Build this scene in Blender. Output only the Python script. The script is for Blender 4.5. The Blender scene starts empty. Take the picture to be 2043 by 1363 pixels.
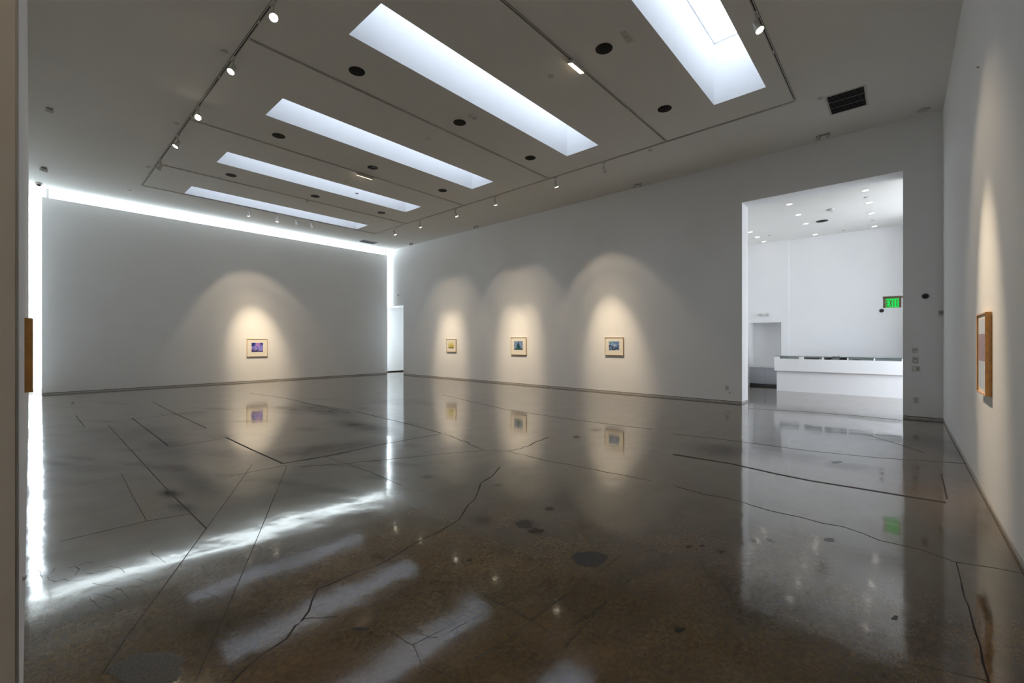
import bpy, bmesh, math, random
import numpy as np
from mathutils import Vector, Matrix
random.seed(7); rng = np.random.default_rng(11)
C = bpy.context.scene.collection
SC = bpy.context.scene

# ------------------------------------------------------------------ camera
TH, F, CXp, CYp, EYE = 0.7314, 863.607, 1021.5, 683.631, 1.5
ST, CT = math.sin(TH), math.cos(TH)
cam_d = bpy.data.cameras.new('camera'); cam = bpy.data.objects.new('camera', cam_d); C.objects.link(cam)
cam_d.sensor_width = 36.0; cam_d.lens = F/2043*36.0
cam_d.shift_y = (CYp-681.5)/2043
cam_d.clip_start = 0.02; cam_d.clip_end = 200
cam.location = (0, 0, EYE)
fw = Vector((CT, ST, 0))
cam.rotation_euler = fw.to_track_quat('-Z', 'Y').to_euler()
SC.camera = cam

def on_z(px, py, z):
    """point of the horizontal plane z seen at a pixel of the photo"""
    u = (px-CXp)/F; v = (CYp-py)/F
    d = (z-EYE)/v
    return Vector((d*(CT+u*ST), d*(ST-u*CT), z))
def on_x(px, py, X):
    u = (px-CXp)/F; v = (CYp-py)/F
    d = X/(CT+u*ST)
    return Vector((X, d*(ST-u*CT), EYE+v*d))
def on_y(px, py, Y):
    u = (px-CXp)/F; v = (CYp-py)/F
    d = Y/(ST-u*CT)
    return Vector((d*(CT+u*ST), Y, EYE+v*d))

# ------------------------------------------------------------------ dimensions of the gallery
HC = 5.95                 # ceiling
XB = 11.652               # east wall (pictures and lobby opening)
YR = -0.607               # south wall at the right of the photo
XW = -0.0184              # west wall beside the camera
YP, ZP = 18.335, 5.69     # free standing partition
PX0, PX1 = 0.229, 11.47
YN = 19.35                # glazed north wall
WT = 0.54                 # thickness of the east wall
YO1, YO2, ZO = 2.8895, -0.0382, 4.93      # lobby opening
YD, ZD = 17.27, 3.246     # doorway beside the partition
LX, LY1 = 17.0, 4.03      # lobby back wall, lobby left wall
XTR, XTL = 9.414, 2.12    # long tracks
YT = [1.4427, 3.8499, 7.0992, 10.5336, 13.7457, 15.9691]
SKX = (3.0786, 8.5634)
SKY = [(1.7451, 2.60), (5.0675, 5.9268), (8.3761, 9.2391), (11.6837, 12.5567), (15.0103, 15.8871)]
WELL = 1.16

# ------------------------------------------------------------------ materials
def mat(name, col, rough=0.6, metal=0.0, noise=0.0, nscale=8.0, bump=0.0, bscale=60.0, spec=0.5, trans=0.0, ior=1.5, coat=0.0):
    m = bpy.data.materials.new(name); m.use_nodes = True
    nt = m.node_tree; b = nt.nodes['Principled BSDF']
    b.inputs['Roughness'].default_value = rough; b.inputs['Metallic'].default_value = metal
    b.inputs['Specular IOR Level'].default_value = spec; b.inputs['IOR'].default_value = ior
    b.inputs['Transmission Weight'].default_value = trans; b.inputs['Coat Weight'].default_value = coat
    tc = nt.nodes.new('ShaderNodeTexCoord')
    n = nt.nodes.new('ShaderNodeTexNoise'); n.inputs['Scale'].default_value = nscale; n.inputs['Detail'].default_value = 5
    nt.links.new(tc.outputs['Object'], n.inputs['Vector'])
    r = nt.nodes.new('ShaderNodeValToRGB')
    lo = [max(0, c*(1-noise)) for c in col]; hi = [min(1, c*(1+noise)) for c in col]
    r.color_ramp.elements[0].position = .3; r.color_ramp.elements[1].position = .7
    r.color_ramp.elements[0].color = (*lo, 1); r.color_ramp.elements[1].color = (*hi, 1)
    nt.links.new(n.outputs['Fac'], r.inputs['Fac']); nt.links.new(r.outputs['Color'], b.inputs['Base Color'])
    if bump:
        n2 = nt.nodes.new('ShaderNodeTexNoise'); n2.inputs['Scale'].default_value = bscale; n2.inputs['Detail'].default_value = 3
        nt.links.new(tc.outputs['Object'], n2.inputs['Vector'])
        bp = nt.nodes.new('ShaderNodeBump'); bp.inputs['Strength'].default_value = bump; bp.inputs['Distance'].default_value = .002
        nt.links.new(n2.outputs['Fac'], bp.inputs['Height']); nt.links.new(bp.outputs['Normal'], b.inputs['Normal'])
    return m
def emit(name, col, s):
    m = bpy.data.materials.new(name); m.use_nodes = True
    nt = m.node_tree; nt.nodes.remove(nt.nodes['Principled BSDF'])
    e = nt.nodes.new('ShaderNodeEmission'); e.inputs['Color'].default_value = (*col, 1); e.inputs['Strength'].default_value = s
    nt.links.new(e.outputs[0], nt.nodes['Material Output'].inputs['Surface'])
    return m
def glass_mat(name, col):
    m = bpy.data.materials.new(name); m.use_nodes = True
    nt = m.node_tree; nt.nodes.remove(nt.nodes['Principled BSDF'])
    t = nt.nodes.new('ShaderNodeBsdfTransparent'); t.inputs['Color'].default_value = (*col, 1)
    g = nt.nodes.new('ShaderNodeBsdfGlossy'); g.inputs['Roughness'].default_value = .02
    fr = nt.nodes.new('ShaderNodeFresnel'); fr.inputs['IOR'].default_value = 1.45
    mx = nt.nodes.new('ShaderNodeMixShader')
    nt.links.new(fr.outputs[0], mx.inputs['Fac']); nt.links.new(t.outputs[0], mx.inputs[1]); nt.links.new(g.outputs[0], mx.inputs[2])
    nt.links.new(mx.outputs[0], nt.nodes['Material Output'].inputs['Surface'])
    return m
L_SKY, L_NORTH, L_LOBBY, L_EAST = 4.3, 12.0, 7.6, 1.3
W_SPOT = 1.0
M = dict(
 wall=mat('wall_paint', (.87, .87, .87), .75, noise=.012, nscale=1.2, bump=.05, bscale=180, spec=.2),
 ceil=mat('ceiling_paint', (.87, .86, .825), .85, noise=.012, nscale=1.0, spec=.1),
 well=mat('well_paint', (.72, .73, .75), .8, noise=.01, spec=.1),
 gap=mat('reveal_gap', (.03, .03, .028), .8),
 base=mat('reveal_grey', (.50, .49, .46), .6, noise=.1),
 white=mat('white_enamel', (.78, .78, .77), .4, noise=.02),
 offwhite=mat('offwhite_plastic', (.62, .61, .58), .45, noise=.03),
 grey=mat('grey_plastic', (.30, .30, .29), .5, noise=.05),
 groove=mat('dark_groove', (.035, .033, .03), .6, noise=.1),
 black=mat('black_metal', (.006, .006, .006), .7, noise=.2, spec=.1),
 blackgloss=mat('black_dome', (.01, .01, .01), .15),
 slat=mat('dark_slat', (.055, .055, .055), .5, noise=.2),
 wood=mat('honey_wood', (.62, .30, .075), .4, noise=.14, nscale=26, coat=.2),
 palewood=mat('pale_maple', (.60, .42, .22), .45, noise=.08, nscale=30),
 matboard=mat('cream_mat_board', (.85, .81, .72), .8, noise=.01),
 counter=mat('counter_laminate', (.92, .92, .93), .35, noise=.008),
 counter_in=mat('counter_inside', (.72, .72, .73), .6, noise=.02),
 cabinet=mat('cabinet_grey', (.50, .52, .56), .45, noise=.02),
 kick=mat('dark_kick', (.10, .11, .13), .5, noise=.1),
 bookdark=mat('dark_book', (.06, .06, .065), .6, noise=.2),
 bookbrown=mat('brown_book', (.16, .12, .11), .6, noise=.2),
 paper=mat('paper', (.78, .78, .76), .7, noise=.02),
 signbody=mat('tan_sign_body', (.62, .46, .32), .5, noise=.06),
 mull=mat('mullion_white', (.75, .77, .79), .4, noise=.02),
 lens=emit('lamp_lens', (1.0, .86, .66), 30.0),
 lens_off=emit('lamp_lens_dim', (1.0, .86, .66), 3.0),
 tube=emit('linear_lens', (1.0, .80, .52), 8.0),
 down=emit('downlight_lens', (1.0, .93, .84), 5.0),
 sky=emit('skylight_diffuser', (.80, .89, 1.0), L_SKY),
 north=emit('north_glazing', (.80, .92, 1.0), L_NORTH),
 lobbyw=emit('lobby_glazing', (.85, .915, 1.0), L_LOBBY),
 eastw=emit('east_room_glazing', (.76, .90, 1.0), L_EAST),
 exitg=emit('exit_green', (.02, .85, .12), .9),
 glass=glass_mat('vitrine_glass', (.97, .99, .985)),
 glassedge=mat('green_glass_edge', (.04, .12, .10), .2),
 picglass=glass_mat('picture_glass', (.97, .98, .98)),
)

# ------------------------------------------------------------------ mesh helpers
def box(bm, x0, x1, y0, y1, z0, z1, mi=0, bev=0.0):
    vs = [bm.verts.new(p) for p in ((x0,y0,z0),(x1,y0,z0),(x1,y1,z0),(x0,y1,z0),(x0,y0,z1),(x1,y0,z1),(x1,y1,z1),(x0,y1,z1))]
    fs = [bm.faces.new([vs[i] for i in f]) for f in ((0,3,2,1),(4,5,6,7),(0,1,5,4),(1,2,6,5),(2,3,7,6),(3,0,4,7))]
    for f in fs: f.material_index = mi
    if bev:
        ed = list({e for f in fs for e in f.edges})
        bmesh.ops.bevel(bm, geom=ed, offset=bev, segments=2, affect='EDGES', profile=.5)
    return fs
def lathe(bm, prof, seg=24, mi=0, M4=None, cap=True):
    """profile of (radius, z) turned about the local z axis"""
    M4 = M4 or Matrix.Identity(4)
    rings = []
    for r, z in prof:
        rings.append([bm.verts.new(M4 @ Vector((r*math.cos(2*math.pi*i/seg), r*math.sin(2*math.pi*i/seg), z))) for i in range(seg)])
    for a, b in zip(rings, rings[1:]):
        for i in range(seg):
            f = bm.faces.new((a[i], a[(i+1)%seg], b[(i+1)%seg], b[i])); f.material_index = mi; f.smooth = True
    if cap:
        f = bm.faces.new(list(reversed(rings[0]))); f.material_index = mi
        f = bm.faces.new(rings[-1]); f.material_index = mi
def tube(bm, p0, p1, r, seg=12, mi=0):
    p0, p1 = Vector(p0), Vector(p1); d = p1-p0
    M4 = Matrix.Translation(p0) @ d.to_track_quat('Z', 'Y').to_matrix().to_4x4()
    lathe(bm, [(r, 0), (r, d.length)], seg, mi, M4)
def obj(name, bm, mats, parent=None, label=None, fix=True):
    if fix: bmesh.ops.recalc_face_normals(bm, faces=bm.faces)
    me = bpy.data.meshes.new(name); bm.to_mesh(me); bm.free()
    for m in (mats if isinstance(mats, (list, tuple)) else [mats]): me.materials.append(m)
    o = bpy.data.objects.new(name, me); C.objects.link(o)
    if parent is not None: o.parent = parent
    if label: o['label'] = label
    return o
def NB(): return bmesh.new()
def bx(*a, **k):
    bm = NB(); box(bm, *a, **k); return bm
def struct(name, bm, mats, parent=None, fix=True):
    o = obj(name, bm, mats, parent, fix=fix)
    if parent is None: o['kind'] = 'structure'
    return o
def tag(o, label, cat, group=None):
    o['label'] = label; o['category'] = cat
    if group: o['group'] = group
    return o
def thing(name, label, cat, loc, group=None, rot=None):
    o = bpy.data.objects.new(name, None); C.objects.link(o); o.location = loc
    if rot is not None: o.rotation_euler = rot
    o.empty_display_size = .1
    return tag(o, label, cat, group)

# ------------------------------------------------------------------ floor
def axis_steps(a, b, step): 
    n = max(1, int(round((b-a)/step))); return list(np.linspace(a, b, n+1))
gx = axis_steps(-4, -.3, .6)[:-1] + axis_steps(-.3, 4.2, .045)[:-1] + axis_steps(4.2, 12.2, .085)[:-1] + axis_steps(12.2, 17.6, .3)
gy = axis_steps(-6, -.7, .5)[:-1] + axis_steps(-.7, 4.2, .045)[:-1] + axis_steps(4.2, 19.6, .085) 
gx, gy = np.array(gx), np.array(gy)
GX, GY = np.meshgrid(gx, gy, indexing='ij')
warm = np.full(GX.shape, .50)      # 0 = grey slab, 1 = rusty brown slab and painted lamp glow
dark = np.zeros(GX.shape)          # 1 = near black: stains and a darker rim by the right wall
def ellipse(px, py, rx, ry, soft=.5, rot=0):
    c = on_z(px, py, 0); ex = on_z(px+rx*math.cos(rot), py+rx*math.sin(rot), 0)-c; ey = on_z(px-ry*math.sin(rot), py+ry*math.cos(rot), 0)-c
    A = np.linalg.inv(np.array([[ex.x, ey.x], [ex.y, ey.y]]))
    dx, dy = GX-c.x, GY-c.y
    a = A[0,0]*dx+A[0,1]*dy; b = A[1,0]*dx+A[1,1]*dy
    r = np.sqrt(a*a+b*b)
    return np.clip((1+soft-r)/(2*soft), 0, 1)**1.5
for px, py, rx, ry, k, rot in [
    (340,985,26,9,.55,.1),(362,1012,30,8,.5,.15),(330,890,70,22,.35,.1),(300,860,60,14,.3,0),(640,818,70,10,.5,.15),(720,850,60,10,.5,.15),
    (575,815,40,6,.45,.1),(250,870,80,20,.25,0),(400,960,60,25,.28,.3),(660,895,150,12,.35,-.12),(790,800,60,6,.2,0),(1430,897,60,14,.38,.1),
    (1560,905,120,16,.25,.12),(1690,930,60,8,.3,.1),(1048,1045,20,8,.5,0),(1070,1060,16,6,.4,.2),(960,1038,22,9,.28,0),(1096,1015,9,3.5,.6,0),
    (1190,858,14,4,.4,0),(1150,872,6,3,.5,0),(1357,1257,12,5,.7,0),(1375,1090,5,3,.6,0),(1440,1100,6,3,.5,0),(1260,1280,6,3,.6,0),(935,1118,6,3,.5,0),
    (750,1111,10,5,.35,0),(905,1242,12,6,.4,0),(1500,1080,8,3,.5,0),(1655,1077,10,4,.45,0),(1535,1078,8,3,.4,0),(994,968,8,3,.4,0),(200,1200,90,30,.2,-.2),
    (450,1250,120,40,.2,-.3),(1960,1040,30,60,.3,.5),(1860,880,70,14,.3,.1),(1900,900,40,14,.3,.5),(1500,1190,160,50,.18,.2),(1250,1200,200,60,.12,0),
    (1800,1250,160,60,.14,0),(560,1120,60,20,.2,-.3),(350,935,40,10,.35,.1),(205,860,60,10,.25,0),(470,905,70,10,.25,0),(820,1180,120,30,.15,-.4)]:
    dark = np.maximum(dark, min(.95, 1.45*k)*ellipse(px, py, rx, ry, .55, rot))
rs = random.Random(21)
for _ in range(46):
    yy = rs.uniform(792, 985); dark = np.maximum(dark, rs.uniform(.15, .5)*ellipse(rs.uniform(90, 860), yy, rs.uniform(14, 60), rs.uniform(2, 3+(yy-780)/28), .6, rs.uniform(-.05, .12)))
for px, py, rx, ry, k, rot in [
    (250,1070,150,26,.42,-.15),(330,980,60,30,.35,.3),(130,1050,70,60,.2,0),(500,1000,90,30,.1,0),(700,1060,120,30,.18,-.2),(960,1040,30,10,.35,0),(900,1100,220,50,.22,-.2),
    (1250,1120,260,70,.18,0),(1300,1300,300,60,.28,0),(600,1330,260,40,.3,0),(1400,960,60,90,.25,0),(1860,965,90,22,.6,0),(1760,950,80,16,.5,0),(1110,1060,70,20,.2,0),  # strongest patches: orange stain with the spotlight's warm glow painted in
    (1840,910,60,20,.25,0),(380,880,90,30,.1,0)]:
    warm = np.clip(warm + k*ellipse(px, py, rx, ry, .8, rot), 0, 1)
for px, py, rx, ry, k, rot in [(640,850,200,30,.30,0),(560,940,90,40,.25,0),(300,1000,60,60,.12,0),(880,920,220,40,.2,0),(250,800,220,20,.35,0),(1700,1150,200,120,.2,0),(600,790,300,16,.2,0),(1650,815,170,14,.5,0)]:
    warm = np.clip(warm - k*ellipse(px, py, rx, ry, .8, rot), 0, 1)
nx, ny = GX.shape
verts = np.zeros((nx*ny, 3)); verts[:,0] = GX.ravel(); verts[:,1] = GY.ravel()
faces = [(i*ny+j, (i+1)*ny+j, (i+1)*ny+j+1, i*ny+j+1) for i in range(nx-1) for j in range(ny-1)]
vlist = verts.tolist(); fl = list(faces); mats_idx = [0]*len(fl)
att = [(w, d, 0.0, 1.0) for w, d in zip(warm.ravel().tolist(), dark.ravel().tolist())]
def wiggle(pts, amp, n=5):
    out = []
    for a, b in zip(pts, pts[1:]):
        L = (b-a).length; k = max(1, int(L/.11)) if amp else 1
        for i in range(k):
            t = i/k; p = a.lerp(b, t)
            if amp and i: p = p+Vector((random.gauss(0, amp), random.gauss(0, amp), 0))
            out.append(p)
    out.append(pts[-1]); return out
def strip(pxs, w, mi, amp=0.0, z=.0007, ox=0, oy=0, s=1.0):
    pts = wiggle([on_z(ox+x/s, oy+y/s, 0) for x, y in pxs], amp)
    base = len(vlist)
    for i, p in enumerate(pts):
        t = (pts[min(i+1, len(pts)-1)]-pts[max(i-1, 0)]); t.normalize()
        nrm = Vector((-t.y, t.x, 0)); ww = w*(random.uniform(.5, 1.4) if amp else 1)/2
        for sgn in (-1, 1):
            q = p+nrm*ww*1.15*sgn; vlist.append([q.x, q.y, z]); att.append((.5, 0, 0, 1))
    for i in range(len(pts)-1):
        a = base+2*i; fl.append((a, a+2, a+3, a+1)); mats_idx.append(mi)
S_ = 2.187
def A(p, w, mi, amp=0): strip(p, w, mi, amp, ox=0, oy=740, s=S_)
def B(p, w, mi, amp=0): strip(p, w, mi, amp, ox=600, oy=740, s=S_)
def Cc(p, w, mi, amp=0): strip(p, w, mi, amp, ox=1343, oy=740, s=S_)
A([(470,235),(575,350),(740,530),(900,688)], .008, 1)
A([(900,688),(745,900),(560,1150),(440,1330)], .005, 1)
A([(1252,415),(1135,700),(1050,900),(920,1200),(850,1360)], .004, 1)
A([(985,290),(1100,345),(1235,405)], .022, 1)
A([(1235,405),(1400,375),(1531,350)], .018, 1)
B([(0,392),(110,375),(330,325),(615,275)], .014, 1)
A([(575,205),(735,328)], .014, 1); A([(665,135),(760,185),(900,250)], .012, 1)
A([(1090,98),(1250,120),(1400,155),(1531,185)], .018, 1)
B([(0,138),(250,180),(480,235),(612,272)], .018, 1)
A([(330,195),(370,245)], .012, 1); A([(530,450),(580,550),(640,655)], .005, 2)
A([(1100,410),(1000,550),(900,688)], .004, 2)
B([(110,375),(300,440),(440,500)], .006, 2)
A([(260,745),(450,700),(640,655),(860,620)], .006, 2)
A([(560,215),(760,190),(900,180)], .012, 2); A([(740,330),(860,315),(985,292)], .008, 2)
A([(1000,460),(1150,430),(1250,412)], .005, 2)
B([(870,420),(835,460),(785,490),(760,560),(715,610),(690,650),(600,705),(540,730),(470,770),(400,815),(330,850),(240,880),(120,935),(75,950),(50,1000),(35,1050),(0,1095)], .010, 1, .009)
A([(1306,1103),(1290,1110),(1250,1170),(1140,1240),(1060,1310),(1010,1363)], .008, 1, .005)
B([(5,1085),(40,1078),(80,1080),(160,1070)], .004, 1, .004)
B([(0,420),(400,385),(620,362),(800,348),(905,350),(1000,375),(1110,400),(1250,425),(1380,450),(1531,480)], .010, 1, .012)
Cc([(0,500),(140,540),(290,570),(420,610),(560,640),(740,680),(900,740),(1080,780),(1235,835)], .009, 1, .010)
B([(905,350),(960,340),(1010,318),(1080,290)], .012, 1, .012)
B([(620,275),(715,308),(760,330),(800,348)], .010, 1, .012)
Cc([(0,365),(250,405),(450,450),(600,480),(850,520),(1000,545),(1190,575)], .045, 2)
Cc([(0,365),(250,405),(450,450),(600,480),(850,520),(1000,545),(1190,575)], .008, 1)
B([(620,105),(900,170),(1200,215),(1531,255)], .02, 2)
Cc([(0,275),(150,292),(300,310),(600,350),(900,380),(1280,405)], .014, 1)
Cc([(330,165),(600,180),(850,200),(1003,217)], .03, 1)
Cc([(820,272),(1000,325),(1100,360)], .012, 1)
Cc([(1235,835),(1262,950),(1300,1070),(1340,1200),(1380,1363)], .006, 1, .004)
Cc([(1235,835),(1400,860),(1531,885)], .005, 1, .003)
Cc([(1170,450),(1185,510),(1195,560)], .012, 2)
B([(490,1195),(510,1240),(525,1280),(600,1310),(720,1360)], .003, 1, .004)
B([(380,1130),(470,1190),(490,1195),(560,1160),(640,1120)], .002, 1, .004)
B([(650,1140),(700,1110),(760,1080),(800,1060)], .002, 1, .004)
for a in ([(880,1020),(1000,960),(1100,900)], [(1040,1060),(1190,955),(1330,1010),(1440,905)], [(1190,1110),(1330,1010),(1531,1100)], [(800,980),(960,1060),(1100,1150)], [(1000,960),(1120,1010),(1250,1080)],
          [(760,1260),(900,1180),(1040,1060)], [(1331,1010),(1240,1110),(1130,1230)], [(1300,880),(1400,800)], [(1350,920),(1531,1000)]):
    B(a, .007, 2, .003)
Cc([(120,830),(150,890),(200,940)], .004, 2, .004); Cc([(240,880),(190,930)], .004, 2, .003)
Cc([(980,1270),(1150,1300),(1380,1355)], .004, 2, .003)
# small crazing cracks
for _ in range(34):
    x0, y0 = random.choice([(random.uniform(700, 960), random.uniform(1225, 1350)), (random.uniform(380, 620), random.uniform(1100, 1200)), (random.uniform(80, 330), random.uniform(1120, 1190))])
    pts = [(x0, y0)]; a = random.uniform(0, 6.28)
    for k in range(4): a += random.gauss(0, .6); pts.append((pts[-1][0]+14*math.cos(a), min(1362, pts[-1][1]+7*math.sin(a))))
    strip(pts, .0016, 2, .002)
def blob(px, py, rx, ry, mi, n=28, rough=.12, seed=0, z=.0009):
    r_ = random.Random(seed); base = len(vlist); c = on_z(px, py, z)
    vlist.append(list(c)); att.append((.5, 0, 0, 1))
    ph = [r_.uniform(0, 6.28) for _ in range(4)]
    for i in range(n):
        a = 2*math.pi*i/n; k = 1+rough*(math.sin(2*a+ph[0])+.6*math.sin(3*a+ph[1])+.5*math.sin(5*a+ph[2])+.4*math.sin(9*a+ph[3]))
        p = on_z(px+rx*k*math.cos(a), min(1400, py+ry*k*math.sin(a)), z); vlist.append([p.x, p.y, z]); att.append((.5, 0, 0, 1))
    for i in range(n): fl.append((base, base+1+i, base+1+(i+1) % n)); mats_idx.append(mi)
blob(1176, 1115, 32, 17, 3, rough=.10, seed=3)
blob(296, 1335, 78, 32, 3, n=40, rough=.10, seed=5)
blob(1046, 1046, 18, 7, 4, rough=.18, seed=6); blob(1069, 1059, 14, 5, 4, rough=.2, seed=7); blob(1096, 1015, 8, 3, 4, seed=8)
blob(1357, 1257, 10, 4, 4, rough=.2, seed=9); blob(720, 1255, 14, 4, 4, rough=.2, seed=4); blob(1440, 1101, 5, 2, 4, rough=.3, seed=10)
blob(1655, 1077, 9, 4, 4, seed=14); blob(1150, 872, 7, 2.2, 4, seed=15); blob(1669, 922, 10, 2.5, 4, seed=16); blob(936, 1118, 5, 2.5, 4, seed=12)
blob(1374, 1091, 6, 2.5, 4, seed=17); blob(1401, 1089, 5, 2, 4, seed=18); blob(1785, 1233, 8, 3.5, 4, rough=.3, seed=19)
me = bpy.data.meshes.new('floor'); me.from_pydata(vlist, [], fl); me.polygons.foreach_set('material_index', mats_idx)
ca = me.color_attributes.new('stain_glow', 'FLOAT_COLOR', 'POINT'); ca.data.foreach_set('color', np.array(att, dtype=np.float32).ravel())
me.update()
floor = bpy.data.objects.new('floor', me); C.objects.link(floor); floor['kind'] = 'structure'

def concrete(name, plain=None, rough0=.10):
    m = bpy.data.materials.new(name); m.use_nodes = True; nt = m.node_tree; b = nt.nodes['Principled BSDF']; ln = nt.links.new
    tc = nt.nodes.new('ShaderNodeTexCoord')
    def noise(s, det=4, sc=(1,1,1), dist=0, rough=.55, rz=0):
        mp = nt.nodes.new('ShaderNodeMapping'); mp.inputs['Scale'].default_value = sc; mp.inputs['Rotation'].default_value = (0, 0, rz)
        n = nt.nodes.new('ShaderNodeTexNoise'); n.inputs['Scale'].default_value = s; n.inputs['Detail'].default_value = det
        n.inputs['Distortion'].default_value = dist; n.inputs['Roughness'].default_value = rough
        ln(tc.outputs['Object'], mp.inputs['Vector']); ln(mp.outputs[0], n.inputs['Vector']); return n.outputs['Fac']
    def ramp(f, p0, c0, p1, c1):
        r = nt.nodes.new('ShaderNodeValToRGB'); e = r.color_ramp.elements
        e[0].position = p0; e[0].color = c0; e[1].position = p1; e[1].color = c1; ln(f, r.inputs['Fac']); return r.outputs['Color']
    def mix(a, bb, f, mode='MIX'):
        x = nt.nodes.new('ShaderNodeMix'); x.data_type = 'RGBA'; x.blend_type = mode
        for v, i in ((a, 6), (bb, 7)):
            if isinstance(v, tuple): x.inputs[i].default_value = v
            else: ln(v, x.inputs[i])
        if isinstance(f, float): x.inputs[0].default_value = f
        else: ln(f, x.inputs[0])
        return x.outputs[2]
    def math_(op, a, bb):
        x = nt.nodes.new('ShaderNodeMath'); x.operation = op
        for v, i in ((a, 0), (bb, 1)):
            if isinstance(v, (float, int)): x.inputs[i].default_value = v
            else: ln(v, x.inputs[i])
        return x.outputs[0]
    if plain is None:
        at = nt.nodes.new('ShaderNodeAttribute'); at.attribute_name = 'stain_glow'
        sp = nt.nodes.new('ShaderNodeSeparateColor'); ln(at.outputs['Color'], sp.inputs[0])
        n1 = noise(.55, 6, dist=.6); n2 = noise(2.6, 8, dist=.4, rough=.62); n3 = noise(38, 4); n4 = noise(230, 2)
        wf = math_('ADD', sp.outputs[0], math_('MULTIPLY', math_('SUBTRACT', n1, .5), 1.3))
        base = ramp(wf, .05, (.108, .088, .045, 1), .95, (.125, .076, .033, 1))
        base = mix(base, ramp(n2, .32, (.64, .63, .62, 1), .66, (1.18, 1.16, 1.12, 1)), 1.0, 'MULTIPLY')
        base = mix(base, ramp(n3, .38, (.78, .78, .78, 1), .62, (1.14, 1.14, 1.14, 1)), 1.0, 'MULTIPLY')
        base = mix(base, ramp(n4, .42, (.70, .70, .70, 1), .58, (1.22, 1.22, 1.22, 1)), 1.0, 'MULTIPLY')
        dk = math_('MULTIPLY', sp.outputs[1], math_('ADD', math_('MULTIPLY', n2, 1.1), .5))
        base = mix(base, (.018, .019, .026, 1), dk)
        ln(base, b.inputs['Base Color'])
        rr = math_('ADD', math_('MULTIPLY', n2, .10), rough0-.06); ln(rr, b.inputs['Roughness'])
    else:
        n4 = noise(150, 3); base = ramp(n4, .40, (*[c*.35 for c in plain], 1), .60, (*[min(1, c*2.2) for c in plain], 1))
        ln(base, b.inputs['Base Color']); b.inputs['Roughness'].default_value = rough0
    b.inputs['IOR'].default_value = 1.55
    if plain is None:
        b.inputs['Coat Weight'].default_value = 1.0; b.inputs['Coat IOR'].default_value = 1.55; pass
        n5 = noise(1.5, 6, sc=(1, 2.2, 1), dist=.9, rough=.65, rz=.78)
        ln(math_('SUBTRACT', math_('MULTIPLY', math_('ADD', n5, .38), .56), math_('MULTIPLY', dk, .6)), b.inputs['Coat Weight']); ln(math_('SUBTRACT', .5, math_('MULTIPLY', dk, .5)), b.inputs['Specular IOR Level'])
        ln(math_('ADD', math_('MULTIPLY', n5, .07), .02), b.inputs['Coat Roughness'])
    else: b.inputs['Specular IOR Level'].default_value = .25
    # gentle undulation of the ground slab plus fine ripples
    w1 = noise(.75, 2, dist=.8); w2 = noise(3.2, 3, sc=(1, .55, 1), rz=.6); w3 = noise(60, 2)
    h = math_('ADD', math_('MULTIPLY', w1, 1.0), math_('ADD', math_('MULTIPLY', w2, .30), math_('MULTIPLY', w3, .002)))
    bp = nt.nodes.new('ShaderNodeBump'); bp.inputs['Strength'].default_value = 1.0; bp.inputs['Distance'].default_value = .0045
    ln(h, bp.inputs['Height']); ln(bp.outputs['Normal'], b.inputs['Normal']); ln(bp.outputs['Normal'], b.inputs['Coat Normal'])
    return m
for m in (concrete('polished_concrete'), mat('crack_dark', (.016, .013, .010), .6, spec=.2), mat('joint_line', (.045, .036, .026), .5, noise=.3, spec=.15),  # cracks and seams are drawn as dark brown strips
          concrete('rough_aggregate', (.030, .028, .026), .5), mat('spot_stain', (.022, .018, .015), .25, noise=.3, nscale=40, spec=.3)):
    me.materials.append(m)

# ------------------------------------------------------------------ ceiling with the five light wells
bm = NB()
def plane_holes(bm, x0, x1, y0, y1, z, holes, mi=0):
    xs = sorted({x0, x1, *[h[0] for h in holes], *[h[1] for h in holes]}); ys = sorted({y0, y1, *[h[2] for h in holes], *[h[3] for h in holes]})
    for a, b in zip(xs, xs[1:]):
        for c, d in zip(ys, ys[1:]):
            cx, cy = (a+b)/2, (c+d)/2
            if any(h[0] < cx < h[1] and h[2] < cy < h[3] for h in holes): continue
            f = bm.faces.new([bm.verts.new(p) for p in ((a,c,z),(a,d,z),(b,d,z),(b,c,z))]); f.material_index = mi
holes = [(SKX[0], SKX[1], a, b) for a, b in SKY]
plane_holes(bm, -4.0, XB+.27, -2.0, YN+.1, HC, holes)
plane_holes(bm, -4.0, XB+.27, -2.0, YN+.1, HC+WELL+.12, [])
for x0, x1, y0, y1 in holes:
    for q in (((x0,y0),(x1,y0)), ((x1,y0),(x1,y1)), ((x1,y1),(x0,y1)), ((x0,y1),(x0,y0))):
        (ax, ay), (bx_, by) = q
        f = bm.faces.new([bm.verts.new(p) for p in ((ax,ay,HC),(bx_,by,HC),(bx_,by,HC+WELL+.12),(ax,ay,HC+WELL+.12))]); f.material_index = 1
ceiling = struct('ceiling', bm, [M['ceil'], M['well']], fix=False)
for i, (x0, x1, y0, y1) in enumerate(holes):
    w = struct(f'window_{i+1}', bx(x0+.02, x1-.02, y0+.02, y1-.02, HC+WELL, HC+WELL+.02), M['sky'])
    fb = NB()
    for a in ((x0, x1, y0, y0+.02), (x0, x1, y1-.02, y1), (x0, x0+.02, y0+.02, y1-.02), (x1-.02, x1, y0+.02, y1-.02)):
        box(fb, *a, HC+WELL-.015, HC+WELL+.03)
    obj('window_frame', fb, M['mull'], w)
# lobby ceiling / side room ceiling
bm = NB(); box(bm, XB+WT, 17.6, -6, LY1+.3, ZO, ZO+.2); box(bm, XB+WT, 14.6, 15.0, YN+.2, 3.9, 4.1)
struct('ceiling_lobby', bm, M['ceil'])

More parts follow.
